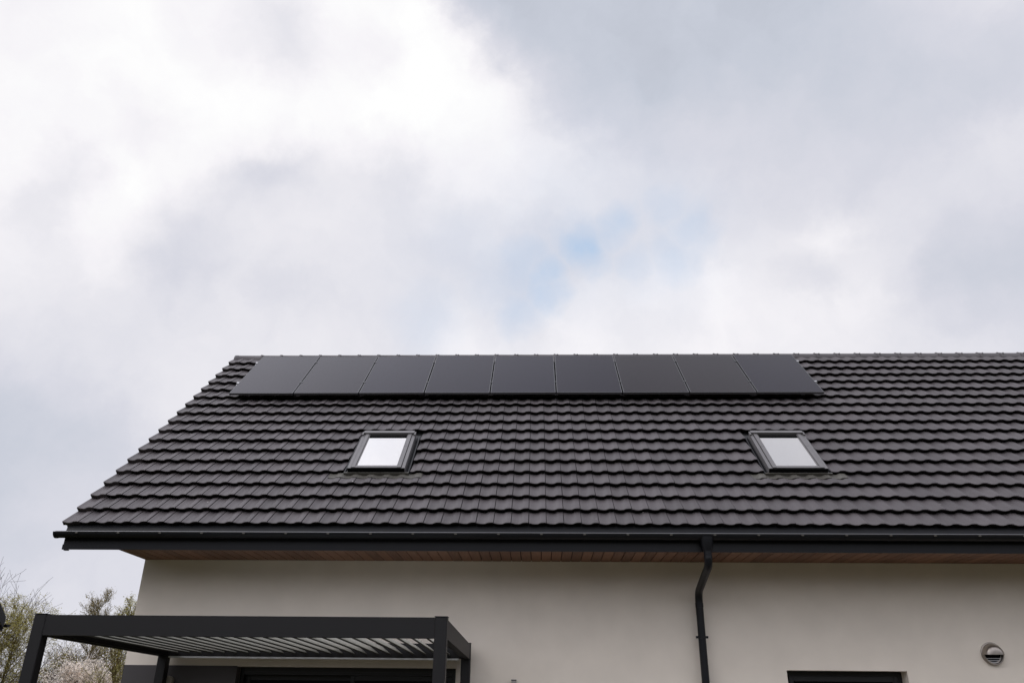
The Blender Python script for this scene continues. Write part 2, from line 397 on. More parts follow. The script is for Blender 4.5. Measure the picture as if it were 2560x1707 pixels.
# roof windows -------------------------------------------------------------
def skylight(x0):
    """outer frame is the part, its pieces are sub-parts"""
    x1 = x0+.763; sb, st = -2.420, -1.352
    fr = MB()
    for (a, c) in ((x0, x0+.044), (x1-.044, x1)):
        fr.fbox(RP, a, c, sb, st-.02, -.155, -.062)
    fr.fbox(RP, x0+.0442, x1-.0442, sb+.004, sb+.05, -.155, -.078)
    fr.fbox(RP, x0+.0442, x1-.0442, st-.08, st-.004, -.155, -.075)
    o = fr.build('skylight', M['sky_frame'], house)
    sa = MB()
    for (a, c) in ((x0+.052, x0+.100), (x1-.100, x1-.052)):
        sa.fbox(RP, a, c, sb+.006, -1.80, -.0775, -.050); sa.fbox(RP, a, c, -1.796, st-.03, -.0775, -.050)
    for (a, c) in ((x0+.1045, x0+.112), (x1-.112, x1-.1045)):
        sa.fbox(RP, a, c, sb+.055, st-.075, -.0775, -.058)
    sa.fbox(RP, x0+.1005, x1-.1005, sb+.006, sb+.054, -.0775, -.054)
    sa.fbox(RP, x0+.1125, x1-.1125, sb+.0545, sb+.070, -.0775, -.060)
    sa.build('sash', M['sky_frame'], o)
    fb = MB(); fb.fbox(RP, x0+.006, x1-.006, sb-.010, sb-.0005, -.150, -.066)
    fb.build('gasket', M['hollow'], o)
    fb = MB(); fb.fbox(RP, x0+.105, x1-.105, st-.155, st-.0805, -.0775, -.064)
    fb.build('gasket', M['hollow'], o)
    hd = MB(); hd.fbox(RP, x0+.018, x1-.018, st-.062, st+.004, -.072, -.030)
    for (a, c) in ((x0-.004, x0+.0175), (x1-.0175, x1+.004)):
        hd.fbox(RP, a, c, st-.10, st-.012, -.0615, -.040)
    hd.build('top_hood', M['sky_frame'], o)
    pn = MB(); pn.poly([RP(x0+.112, sb+.07, -.068), RP(x1-.112, sb+.07, -.068), RP(x1-.112, st-.155, -.068), RP(x0+.112, st-.155, -.068)])
    pn.build('pane', M['glass'], o)
    bl = MB(); bl.poly([RP(x0+.10, sb+.05, -.082), RP(x1-.10, sb+.05, -.082), RP(x1-.10, st-.13, -.082), RP(x0+.10, st-.13, -.082)])
    bl.build('blind', M['blind'], o)
    ap = MB(); rows = []
    xs = [x0-.235+i*.0105 for i in range(int(1.23/.0105)+1)]
    for (s, up) in ((-2.402, .018), (-2.44, .016), (-2.49, .0125), (-2.548, .0115)):
        row = []
        for q in xs:
            t = ((q-XL)/TW) % 1.0
            h = B+.062*max(0, 1-(s+2.711)/.338)+wave(t)*1.15+up-.002
            row.append(RP(q, s-.014*max(0, 1-abs((q-x0-.38)/.62))*0+.006*sin(q*31), h))
        rows.append(row)
    ap.grid(rows, 0, True)
    low = [(p[0], p[1]+.002, p[2]-.008) for p in rows[-1]]
    ap.grid([rows[-1], low], 0, False)
    ap.fbox(RP, x0-.045, x1+.05, sb-.03, sb-.0105, -.16, -.118)
    ap.build('apron_flashing', M['flash'], o)
    sf = MB()
    for (a, c) in ((x0-.050, x0-.036), (x0-.016, x0-.006), (x1+.008, x1+.018), (x1+.040, x1+.054)):
        sf.fbox(RP, a, c, sb-.01, st-.0, -.18, -.128)
    sf.fbox(RP, x0-.05, x1+.054, sb, st+.1, -.181, -.158)
    sf.build('side_flashing', M['metal'], o)
    return o
sk1 = skylight(2.467)
sk2 = copy_tree(sk1, house); sk2.location.x = 5.520
for ch in sk2.children:
    if ch.name.startswith('blind'):
        ch.data = ch.data.copy(); ch.data.materials[0] = M['blind_grey']
sk1['label'] = 'roof window with a bright white pane, below the third solar panel from the left'
sk2['label'] = 'roof window with a greyer pane, below the rightmost solar panel'

# window and terrace door --------------------------------------------------
def frame_rect(b, x0, x1, z0, z1, wd, y0, y1, bev=.004):
    b.bbox(x0, x0+wd, y0, y1, z0, z1, bev); b.bbox(x1-wd, x1, y0, y1, z0, z1, bev)
    b.box(x0+wd, x1-wd, y0+.001, y1, z1-wd, z1-.0005); b.box(x0+wd, x1-wd, y0+.001, y1, z0+.0005, z0+wd)
wf = MB(); frame_rect(wf, WX0+.001, WX1-.001, WZ0+.001, WZ1-.001, .055, .17, .24)
win = wf.build('window', M['frame'], house)
ws = MB(); frame_rect(ws, WX0+.0575, WX1-.0575, WZ0+.0575, WZ1-.0575, .055, .155, .225); ws.build('sash', M['frame'], win)
wp = MB(); wp.box(WX0+.10, WX1-.10, .195, .203, WZ0+.10, WZ1-.10); wp.build('pane', M['dark_glass'], win)
wsill = MB(); wsill.hexa([(WX0-.03,-.04,WZ0-.03),(WX1+.03,-.04,WZ0-.03),(WX1+.03,-.001,WZ0-.03),(WX0-.03,-.001,WZ0-.03),(WX0-.03,-.04,WZ0-.012),(WX1+.03,-.04,WZ0-.012),(WX1+.03,-.001,WZ0-.004),(WX0-.03,-.001,WZ0-.004)])
wsill.build('sill', M['metal'], win)
df = MB(); frame_rect(df, DX0+.001, DX1-.001, .031, DZ1-.001, .05, .12, .26)
df.box(DX0+.0515, DX1-.0515, .125, .25, DZ1-.085, DZ1-.0515)
door = df.build('terrace_door', M['frame'], house)
for (a, c, y, zt) in ((DX0+.052, 2.80, .20, 1.958), (2.72, DX1-.052, .14, 1.958)):
    ds = MB(); frame_rect(ds, a, c, .082, zt, .055 if y > .17 else .055, y, y+.045)
    sash = ds.build('sash', M['frame'], door)
    dp = MB(); dp.box(a+.054, c-.054, y+.02, y+.028, .14, zt-.054); dp.build('pane', M['dark_glass'], door)
dh = MB(); dh.bbox(2.735, 2.765, .105, .125, .95, 1.20, .006); dh.tube([(2.75,.13,1.0),(2.75,.145,1.0)], .008, 8); dh.build('handle', M['alu'], door)

# ------------------------------------------------------------------ solar panels
PW, PL, PITCH = 1.038, 1.700, 1.058
pf = MB(); fw = .011
pf.box(0, fw, 0, PL, -.035, 0); pf.box(PW-fw, PW, 0, PL, -.035, 0)
pf.box(fw, PW-fw, 0, fw, -.0345, -.0003); pf.box(fw, PW-fw, PL-fw, PL, -.0345, -.0003)
pg = MB(); pg.box(fw, PW-fw, fw, PL-fw, -.006, -.0012)
pb = MB(); pb.box(.35, .45, PL-.25, PL-.15, -.028, -.0065)
panel = empty('solar_panel')
pf.build('frame', M['black_alu'], panel); pg.build('glass', M['solar'], panel); pb.build('junction_box', M['hollow'], panel)
plab = ['leftmost solar panel, at the gable end of the row, its left edge over bare tiles',
        'second solar panel from the left gable end of the row',
        'third solar panel from the left, straight above the left roof window',
        'fourth solar panel from the left, just left of the middle one',
        'middle solar panel, fifth of the nine from either end',
        'fourth solar panel from the right end, just right of the middle one',
        'third solar panel from the right end of the row',
        'second solar panel from the right end of the row',
        'rightmost solar panel, straight above the right roof window, bare tiles beside it']
for i in range(9):
    p = panel if i == 0 else copy_tree(panel)
    p.location = RP(i*PITCH+.002, 0, 0)
    p.rotation_euler = (R+radians(rnd.uniform(-.25, .25)), radians(rnd.uniform(-.12, .12)), 0)
    tag(p, plab[i], 'solar panel', 'black solar panels in one row below the ridge')
# two rails with their clamps
def rail(s, label):
    e = empty('mounting_rail', RP(0, s, -.036), (R, 0, 0))
    m_ = MB(); m_.box(-.045, 9*PITCH+.02, -.02, .02, -.045, -.001); m_.build('rail_profile', M['alu'], e)
    c = MB(); c.box(-.0085, .0085, -.022, .022, -.0005, .034); c.bbox(-.022, .022, -.022, .022, .0366, .0405, .001)
    c.tube([(0, 0, .040), (0, 0, .046)], .006, 8)
    mc = c.build('middle_clamp', M['black_alu'], e)
    for i in range(8):
        o = mc if i == 0 else mc.copy()
        if i: COL.objects.link(o); o.parent = e
        o.location.x = (i+1)*PITCH-.009
    c = MB(); c.bbox(-.030, -.001, -.022, .022, -.0005, .039, .002); c.box(-.002, .010, -.022, .022, .0366, .0402)
    ec = c.build('end_clamp', M['alu'], e)
    o = ec.copy(); COL.objects.link(o); o.parent = e; o.location = (8*PITCH+PW+.004, 0, 0); o.rotation_euler.z = pi
    h = MB(); h.box(-.02, .02, -.03, .0, -.082, -.0455); h.box(-.02, .02, -.03, .08, -.09, -.0825)
    rh = h.build('roof_hook', M['alu'], e)
    for i in range(9):
        o = rh if i == 0 else rh.copy()
        if i: COL.objects.link(o); o.parent = e
        o.location.x = .35+i*1.1
    tag(e, label, 'mounting rail', 'aluminium rails under the solar panels')
rail(1.395, 'upper aluminium rail under the solar panels, nearer the ridge')
rail(.445, 'lower aluminium rail under the solar panels, nearer their bottom edge')

# ------------------------------------------------------------------ pergola
PX0, PX1, PYF, PYB = .482, 4.186, -2.835, -.10
PZF, PZB = 2.352, 2.310
def ptop(y): return PZF+(PZB-PZF)*(y-PYF)/(PYB-PYF)
per = empty('pergola', (0, 0, 0))
tag(per, 'anthracite aluminium louvred pergola standing over the terrace door', 'pergola')
pw = .108
for (x_, y_, zt) in ((PX0, PYF, PZF), (PX1-pw, PYF, PZF), (PX0, PYB-pw, PZB), (PX1-pw, PYB-pw, PZB)):
    b = MB(); b.bbox(x_, x_+pw, y_, y_+pw, .03, zt, .006)
    b.bbox(x_-.004, x_+pw+.004, y_-.004, y_+pw+.004, zt+.0003, zt+.006, .002)
    b.build('post', M['pergola'], per)
bh = .176
b = MB(); b.box(PX0+pw+.001, PX1-pw-.001, PYF+.006, PYF+.07, PZF-bh, PZF-.004); b.box(PX0+pw+.001, PX1-pw-.001, PYF+.0702, PYF+.10, PZF-bh+.012, PZF-.09)
b.build('beam', M['pergola'], per)
b = MB(); b.box(PX0+pw+.001, PX1-pw-.001, PYB-.075, PYB-.008, PZB-bh+.01, PZB-.004)
bb_ = b.build('beam', M['pergola'], per)
for (x_, sg) in ((PX0+.006, 1), (PX1-.006, -1)):
    def SB(a, y, h): return (x_+sg*a, y, ptop(y)+h)
    b = MB(); b.fbox(SB, 0, .062, PYF+pw+.001, PYB-pw-.001, -bh+.004, -.012); b.fbox(SB, .0622, .095, PYF+pw+.001, PYB-pw-.001, -bh+.014, -.10)
    b.build('beam', M['pergola'], per)
b = MB(); b.box(PX0+pw+.02, PX1-pw-.02, PYB-.115, PYB-.0755, PZB-bh-.010, PZB-bh+.008)
b.build('light_strip', M['alu'], per)
# louvre blades running front to back
TILT = radians(38); NB = 25
for i in range(NB):
    xc = PX0+pw+.075+i*(PX1-PX0-2*pw-.12)/(NB-1)
    prof = [(-.074, .002), (-.060, .010), (.045, .011), (.066, .009), (.074, .004), (.074, -.003), (.066, -.006), (.045, -.007), (-.060, -.006)]
    pr = []
    for (u, h) in prof: pr.append((u*cos(TILT)+h*sin(TILT), -u*sin(TILT)+h*cos(TILT)))
    b = MB()
    rows = [[(xc+u, y, ptop(y)-.092+h) for u, h in pr] for y in (PYF+.104, PYB-.118)]
    b.grid(rows, 0, False, True); b.poly(rows[0]); b.poly(list(reversed(rows[1])))
    for q in (3, 4, 5, 6): b.m[q] = 1                 # darker colour along the low edge
    b.build('louvre_blade', [M['louvre'], M['low_edge']], per)

# ------------------------------------------------------------------ fittings on the wall
vent = empty('vent_cover', (10.303, 0, 2.254)); VR = .128
tag(vent, 'round stainless steel vent hood on the plaster wall, upper right of the window', 'vent')
fl = MB(); N = 40
fl.grid([[(r*cos(2*pi*i/N), y, r*sin(2*pi*i/N)) for i in range(N)] for r, y in ((VR,-.001),(VR,-.008),(VR-.004,-.012),(VR-.014,-.013),(VR-.018,-.010),(.09,-.010))], 0, True, True)
fl.build('flange', M['steel'], vent)
sl = MB(); sl.poly([(.0995*cos(2*pi*i/N), -.006, .0995*sin(2*pi*i/N)) for i in range(N)]); sl.build('opening', M['hollow'], vent)
hd = MB(); rows = []
r0, dep = .119, .100
for i in range(13):                      # upper shell of an ellipsoid, open underneath
    a = pi*i/12
    row = []
    for j in range(13):
        ph = pi/2*j/12
        rr = r0*cos(ph)**.5
        row.append((rr*cos(a), -.0105-dep*sin(ph)**.9, rr*sin(a)-.008-.006*sin(ph)))
    rows.append(row)
hd.grid(rows, 0, True)
hd.grid([[(p[0]*.97, -.0105+(p[1]+.0105)*.97, p[2]-.003) for p in row] for row in rows], 1, True)
lip = []
hd.grid([[(rr_*cos(a), y_, rr_*sin(a)-.008) for a in [pi+pi*i/20 for i in range(21)]] for rr_, y_ in ((.119,-.0105),(.114,-.040),(.104,-.040),(.098,-.0105))], 0, True)
hd.build('hood', [M['steel'], M['hollow']], vent)
for k, z_ in enumerate((-.042, -.064, -.084)):
    hw = math.sqrt(.092**2-z_**2)
    b = MB(); b.box(-hw, hw, -.022, -.010, z_-.008-.003, z_-.008+.003); b.build('slat', M['alu'], vent)

def wall_lamp(name, x0, x1, z0, z1, dep, m, cap, label, rad):
    e = empty(name, ((x0+x1)/2, 0, z0)); hw = (x1-x0)/2; h = z1-z0
    b = MB()
    pts = [(-hw, 0), (hw, 0)]
    for i in range(7):
        a = pi/2*i/6; pts.append((hw-rad+rad*cos(a), h-rad+rad*sin(a)))
    for i in range(7):
        a = pi/2+pi/2*i/6; pts.append((-hw+rad+rad*cos(a), h-rad+rad*sin(a)))
    f_ = [(p[0], -dep, p[1]) for p in pts]; k_ = [(p[0], -.0005, p[1]) for p in pts]
    b.poly(f_); b.grid([k_+[k_[0]], f_+[f_[0]]], 0, False)
    b.build('housing', m, e)
    if cap:
        c = MB(); c.bbox(-hw-.003, hw+.003, -dep-.004, -.0005, h+.0005, h+.010, .002); c.build('cap', M['frame'], e)
    lens = MB(); lens.box(-hw+.01, hw-.01, -dep+.008, -.012, -.004, -.0005); lens.build('lens', M['blind_grey'], e)
    return tag(e, label, 'wall lamp')
wall_lamp('wall_lamp', .50, .640, 1.72, 1.930, .085, M['beige'], False, 'beige wall lamp with rounded top on the grey painted wall behind the pergola post', .058)
wall_lamp('wall_lamp', 4.666, 4.722, 1.74, 1.916, .06, M['lamp_grey'], True, 'small grey wall lamp with black cap on the pale wall right of the pergola', .003)

# ------------------------------------------------------------------ neighbour's house
nh = empty('neighbour_house', (-9.32, 12, 0), (0, 0, radians(78)))
tag(nh, 'neighbouring house at the left edge, only its dark eave corner and gutter showing', 'house')
ws_ = MB(); ws_.box(-8.8, -.75, .45, 9, 0, 3.35)
ws_.poly([(-8.8,.45,3.35),(-.75,.45,3.35),(-4.78,.45,7.9)]); ws_.build('wall', M['plaster'], nh)
rr = MB(); k = math.tan(radians(47)); hx = 4.78
def NR(x, y, n): return (x, y, 3.50+(-x-.06)*k+n)
def NL(x, y, n): return (-2*hx-x, y, 3.50+(-x-.06)*k+n)
rr.fbox(NR, -hx, -.06, 0, 9.4, .02, .12); rr.fbox(NL, -hx, -.06, 0, 9.4, .02, .12)
for i in range(18):
    xa = -hx+(hx-.06)*i/18; xb = -hx+(hx-.06)*(i+1)/18
    rr.hexa([NR(xa,0,.121),NR(xb,0,.121),NR(xb,9.4,.121),NR(xa,9.4,.121),NR(xa,0,.128),NR(xb,0,.16),NR(xb,9.4,.16),NR(xa,9.4,.128)])
roof_n = rr.build('roof', M['neigh_tile'], nh)
vb = MB(); vb.fbox(NR, -hx, -.10, -.03, -.001, -.16, .14); vb.fbox(NL, -hx, -.10, -.03, -.001, -.16, .14); vb.build('barge_board', M['metal'], roof_n)
gg = MB(); arc2 = [pi+pi*i/10 for i in range(11)]
gg.grid([[(.03+.07*cos(a), y_, 3.50+.07*sin(a)) for a in arc2] for y_ in (-.06, 9.4)], 0, True)
gg.poly([(.03+.07*cos(a), -.06, 3.50+.07*sin(a)) for a in arc2]); gg.build('gutter', M['gutter'], nh)
sf_ = MB(); sf_.box(-.75, -.08, 0.02, 9.3, 3.33, 3.349); sf_.box(-.08, -.06, .02, 9.3, 3.33, 3.5); sf_.build('soffit', M['gutter'], nh)

# ------------------------------------------------------------------ trees behind the house
class Tree:
    def __init__(self, seed): self.r = random.Random(seed); self.tr = MB(); self.cr = MB(); self.tips = []
    def branch(self, p, d, ln, rad, lev, P):
        r = self.r; seg = max(3, int(ln/P['seg'])) ; pts = [p.copy()]; dd = d.normalized()
        for i in range(seg):
            j = Vector((r.gauss(0,1), r.gauss(0,1), r.gauss(0,1)))*P['wob']
            trop = Vector((0,0,1))*(P['up'] if lev < P['droop_lev'] else -P['droop']*(i/seg))
            dd = (dd+j+trop).normalized(); pts.append(pts[-1]+dd*(ln/seg))
        rads = [max(P['minr'], rad*(1-.8*i/seg)) for i in range(seg+1)]
        (self.tr if lev <= 1 else self.cr).tube(pts, rads, 6 if lev == 0 else (4 if lev == 1 else 3), 0, True, False)
        if lev >= P['levels']:
            self.tips.append(pts); return
        if lev >= P['levels']-1: self.tips.append(pts)
        nch = P['kids'][lev]
        for c in range(nch):
            t = P['start'][lev]+(1-P['start'][lev])*(c+r.random())/nch
            i = min(seg-1, int(t*seg)); q = pts[i].lerp(pts[i+1], t*seg-i)
            ax = (pts[i+1]-pts[i]).normalized(); an = r.uniform(0, 2*pi)
            s = ax.orthogonal().normalized(); s.rotate(Matrix.Rotation(an, 3, ax))
            sp = P['spread'][lev]*r.uniform(.7, 1.25)
            nd = ax*cos(sp)+s*sin(sp)
            sh = (P['lo']+P['hi']*sin(pi*min(1, P['ph']+(1-P['ph'])*t*.93))) if lev == 0 else .97
            cl = ln*P['ratio'][lev]*r.uniform(.6, 1.15)*sh
            self.branch(q, nd, cl, max(P['minr'], rads[i]*.55), lev+1, P)
    def leaves(self, n, size, jit, mi):
        r = self.r
        for _ in range(n):
            pts = r.choice(self.tips); i = r.randrange(len(pts)-1); q = pts[i].lerp(pts[i+1], r.random())
            q = q+Vector((r.gauss(0,jit), r.gauss(0,jit), r.gauss(0,jit)))
            a = Vector((r.gauss(0,1), r.gauss(0,1), r.gauss(0,1))).normalized(); b = a.orthogonal().normalized()
            s = size*r.uniform(.6, 1.4); b.rotate(Matrix.Rotation(r.uniform(0, 6.28), 3, a)); c = a.cross(b)
            self.cr.poly([q-b*s, q-c*s*.5, q+b*s, q+c*s*.5], mi)
BASE = dict(levels=3, kids=(11, 6, 5), start=(.25, .2, .15), spread=(.75, .7, .7), ratio=(.5, .5, .5), seg=.22, wob=.12, lo=.30, hi=.85, ph=.25, up=.05, droop=.0, droop_lev=9, minr=.0042)
def tree(name, label, loc, h, seed, bark, leaf, nleaf, lsize, jit, rad=.07, n_trunks=1, cat='tree', group='trees behind the house', **kw):
    P = dict(BASE); P.update(kw); t = Tree(seed)
    for i in range(n_trunks):
        d = Vector((0,0,1)) if n_trunks == 1 else Vector((.35*cos(i*2.4+1), .35*sin(i*2.4+1), 1))
        t.branch(Vector((0,0,-.05)), d, h*.9, rad, 0, P)
    # bring the crown to the wanted height
    zmax = sorted(v[2] for v in t.tr.v+t.cr.v)[-8]
    k = h/zmax
    top = [v for v in t.tr.v+t.cr.v if v[2] > zmax*.8]; ax = sum(v[0] for v in top)/len(top); ay = sum(v[1] for v in top)/len(top)
    def fix(v): f_ = v[2]/(zmax*.9); return ((v[0]-ax*f_)*k, (v[1]-ay*f_)*k, v[2]*k)      # stand the tree upright
    for m_ in (t.tr, t.cr): m_.v = [fix(v) for v in m_.v]
    t.tips = [[Vector(fix(p)) for p in pts] for pts in t.tips]
    if nleaf: t.leaves(nleaf, lsize, jit, 1)
    e = empty(name, loc)
    t.tr.build('trunk', bark, e); t.cr.build('crown', [bark, leaf or bark], e)
    return tag(e, label, cat, group)
tree('bare_tree', 'tall bare tree with upright dark branches at the far left edge', (-14.0, 18, 0), 6.2, 3, M['bark'], None, 0, 0, 0, .09, spread=(.5,.5,.55), ratio=(.42,.5,.55), kids=(13,8,5), minr=.005, wob=.09)
tree('birch_tree', 'tree with hanging twigs and fresh yellow green leaves left of the pergola post', (-11.95, 16, 0), 4.85, 11, M['bark_olive'], M['leaf_yellow'], 26000, .021, .05, .07, n_trunks=2, kids=(20,10,6), droop=.16, droop_lev=2, spread=(.6,.8,.6), ratio=(.40,.5,.6), up=.06, hi=.9)
tree('blossom_tree', 'low tree covered in pale pink white blossom seen under the pergola beam', (-8.55, 15, 0), 3.1, 21, M['bark'], M['petal'], 30000, .026, .045, .07, n_trunks=3, kids=(14,9,5), spread=(.9,.8,.7), ratio=(.46,.5,.5), start=(.3,.15,.1))
tree('birch_tree', 'slender olive budding birch rising just above the pergola beam', (-10.1, 18, 0), 5.2, 37, M['bark_olive'], M['leaf_olive'], 11000, .018, .06, .055, kids=(40,9,6), spread=(.75,.65,.6), ratio=(.17,.5,.55), start=(.3,.15,.15), up=.09, wob=.05, lo=.45, hi=.75, ph=.3)
tree('birch_tree', 'thin olive green tree half hidden behind the house corner', (-7.0, 14, 0), 4.6, 41, M['bark_olive'], M['leaf_yellow'], 8000, .018, .05, .055, kids=(24,9,6), spread=(.5,.6,.6), ratio=(.22,.5,.55), up=.08, wob=.08)
tree('bare_tree', 'tangled leafless grey tree behind the blossom, right of the pergola post', (-12.7, 21, 0), 3.9, 51, M['twig'], M['leaf_olive'], 900, .02, .05, .06, n_trunks=3, kids=(15,9,6), spread=(.8,.8,.7), ratio=(.5,.5,.5), minr=.005)
tree('bare_tree', 'leafless grey tree in the gap between the blossom and the house wall', (-9.6, 19, 0), 3.6, 61, M['twig'], M['leaf_olive'], 1500, .02, .05, .06, n_trunks=2, kids=(15,9,6), spread=(.6,.7,.7), ratio=(.42,.5,.5), minr=.005)
tree('bare_tree', 'bushy grey green tree behind the yellow green one, low at the left edge', (-15.4, 22, 0), 4.3, 71, M['twig'], M['leaf_yellow'], 9000, .022, .06, .07, n_trunks=3, kids=(14,9,5), spread=(.8,.8,.7), ratio=(.5,.5,.5))

# ------------------------------------------------------------------ sky and light
SKY=[(-0.546,0.539,0.641,0.048),(-0.494,0.561,0.665,0.025),(-0.435,0.581,0.688,0.061),(-0.371,0.601,0.708,0.026),(-0.227,0.632,0.741,-0.015),(-0.149,0.643,0.751,0.037),(-0.068,0.650,0.757,-0.042),(0.014,0.652,0.758,-0.022),(0.095,0.650,0.754,0.062),(0.174,0.644,0.745,-0.032),(0.249,0.635,0.731,-0.010),(0.320,0.622,0.715,-0.033),(0.386,0.607,0.695,0.028),(0.446,0.590,0.674,0.034),(0.500,0.571,0.651,0.019),(-0.533,0.589,0.607,0.028),(-0.477,0.613,0.630,-0.055),(-0.414,0.635,0.651,-0.015),(-0.346,0.656,0.671,0.034),(-0.273,0.674,0.687,0.032),(-0.194,0.688,0.699,0.092),(-0.028,0.703,0.711,-0.029),(0.056,0.703,0.709,-0.067),(0.138,0.698,0.703,-0.039),(0.218,0.689,0.692,-0.030),(0.362,0.659,0.659,-0.017),(0.426,0.641,0.639,-0.029),(0.535,0.600,0.595,-0.025),(-0.568,0.615,0.546,0.039),(-0.515,0.641,0.569,-0.013),(-0.456,0.667,0.590,0.059),(-0.390,0.691,0.609,0.030),(-0.317,0.712,0.627,-0.020),(-0.240,0.730,0.641,-0.050),(-0.157,0.743,0.651,0.039),(-0.072,0.751,0.656,0.039),(0.014,0.754,0.657,0.029),(0.262,0.730,0.632,0.023),(0.335,0.713,0.616,-0.022),(0.403,0.693,0.598,-0.011),(0.464,0.672,0.578,-0.018),(-0.494,0.694,0.524,0.037),(-0.361,0.745,0.560,0.053),(-0.285,0.767,0.575,0.084),(-0.203,0.784,0.587,0.031),(-0.118,0.795,0.594,0.011),(-0.030,0.801,0.598,0.034),(0.058,0.801,0.596,-0.015),(0.226,0.783,0.580,-0.019),(0.375,0.746,0.551,0.012),(0.441,0.723,0.533,0.020),(0.551,0.673,0.494,0.051),(-0.529,0.716,0.455,0.049),(-0.469,0.746,0.473,-0.026),(-0.328,0.798,0.505,-0.084),(-0.248,0.819,0.517,-0.019),(-0.163,0.835,0.526,-0.023),(-0.075,0.844,0.531,-0.011),(0.014,0.847,0.532,0.020),(0.102,0.843,0.528,0.022),(0.188,0.833,0.521,0.015),(0.269,0.817,0.510,-0.024),(0.475,0.747,0.465,-0.011),(-0.503,0.765,0.401,0.030),(-0.439,0.796,0.417,0.023),(-0.369,0.824,0.431,-0.012),(-0.291,0.848,0.443,0.075),(-0.208,0.867,0.452,0.029),(-0.121,0.880,0.459,0.014),(0.058,0.886,0.460,-0.072),(0.146,0.878,0.456,0.028),(0.309,0.845,0.437,0.073),(0.382,0.821,0.425,-0.010),(0.506,0.766,0.395,-0.060),(0.559,0.737,0.380,-0.037),(-0.533,0.779,0.329,-0.010),(-0.473,0.812,0.343,-0.036),(-0.405,0.842,0.355,0.015),(-0.331,0.870,0.367,0.031),(-0.251,0.892,0.376,-0.048),(-0.165,0.909,0.383,0.018),(-0.077,0.919,0.386,0.010),(0.013,0.922,0.387,0.074),(0.103,0.917,0.385,0.058),(0.270,0.888,0.372,0.029),(0.346,0.865,0.362,-0.027),(0.415,0.839,0.351,0.029),(0.478,0.810,0.339,0.042),(0.533,0.780,0.326,0.033),(-0.559,0.788,0.258,-0.035),(-0.502,0.822,0.269,0.039),(-0.438,0.854,0.280,0.021),(-0.580,0.793,0.190,-0.038),(-0.526,0.827,0.198,-0.037),(-0.547,0.827,0.130,0.025),(-0.491,0.861,0.135,0.021),(-0.428,0.893,0.141,-0.031),(-0.563,0.824,0.066,-0.019),(-0.451,0.889,0.072,0.024)]
FINE=[(-0.389,0.615,0.686,0.009),(-0.213,0.655,0.725,0.017),(-0.066,0.670,0.739,-0.021),(0.034,0.673,0.739,0.010),(0.484,0.594,0.642,0.016),(-0.279,0.676,0.683,-0.020),(-0.183,0.693,0.698,-0.015),(-0.098,0.702,0.705,0.015),(0.491,0.621,0.611,-0.016),(-0.315,0.700,0.641,0.011),(0.497,0.647,0.578,-0.007),(-0.297,0.736,0.608,0.012),(0.502,0.673,0.544,0.008),(-0.315,0.762,0.566,-0.021),(-0.252,0.777,0.576,0.010),(-0.177,0.791,0.586,-0.011),(-0.018,0.805,0.593,0.008),(-0.542,0.694,0.474,-0.008),(-0.455,0.736,0.501,0.014),(-0.404,0.778,0.481,-0.017),(-0.019,0.852,0.523,0.007),(0.060,0.851,0.521,-0.020),(-0.566,0.719,0.403,0.009),(-0.498,0.757,0.424,-0.009),(-0.353,0.817,0.456,0.009),(0.089,0.871,0.483,0.017),(-0.036,0.894,0.447,-0.014),(0.402,0.820,0.407,0.007),(0.441,0.804,0.399,-0.010),(-0.517,0.779,0.355,0.010),(-0.074,0.908,0.412,0.010),(0.142,0.902,0.408,-0.011),(0.496,0.792,0.356,0.008),(-0.517,0.790,0.329,0.008),(-0.498,0.813,0.302,-0.007),(-0.529,0.821,0.215,0.012),(-0.559,0.810,0.176,-0.008)]
EDGE=[(-0.131,0.665,0.735,0.033),(-0.101,0.668,0.737,-0.031),(-0.122,0.683,0.720,0.021),(-0.087,0.686,0.722,-0.009),(-0.096,0.702,0.705,0.019),(-0.076,0.721,0.689,0.010),(-0.064,0.738,0.672,0.019),(-0.033,0.740,0.672,-0.010),(-0.049,0.756,0.653,0.020),(-0.012,0.757,0.654,0.008),(-0.536,0.694,0.481,-0.042),(-0.499,0.694,0.518,-0.039),(-0.314,0.760,0.569,-0.034),(-0.331,0.761,0.558,-0.013),(-0.406,0.792,0.457,-0.008),(-0.311,0.837,0.449,-0.020),(-0.174,0.798,0.577,-0.018),(-0.278,0.674,0.684,-0.017),(-0.266,0.653,0.709,-0.017),(-0.287,0.684,0.671,-0.010),(0.327,0.827,0.457,-0.032),(0.239,0.856,0.458,0.014),(0.381,0.821,0.425,0.023),(0.335,0.800,0.498,0.028),(0.368,0.785,0.498,0.020),(0.168,0.875,0.454,0.017),(0.194,0.882,0.430,-0.018),(0.142,0.866,0.480,0.016),(-0.106,0.906,0.410,0.014),(-0.189,0.699,0.690,-0.024),(-0.419,0.696,0.583,-0.022),(-0.453,0.677,0.580,-0.009),(-0.344,0.774,0.531,0.010),(-0.478,0.761,0.438,0.015),(0.511,0.735,0.446,-0.008),(0.484,0.680,0.550,0.010)]
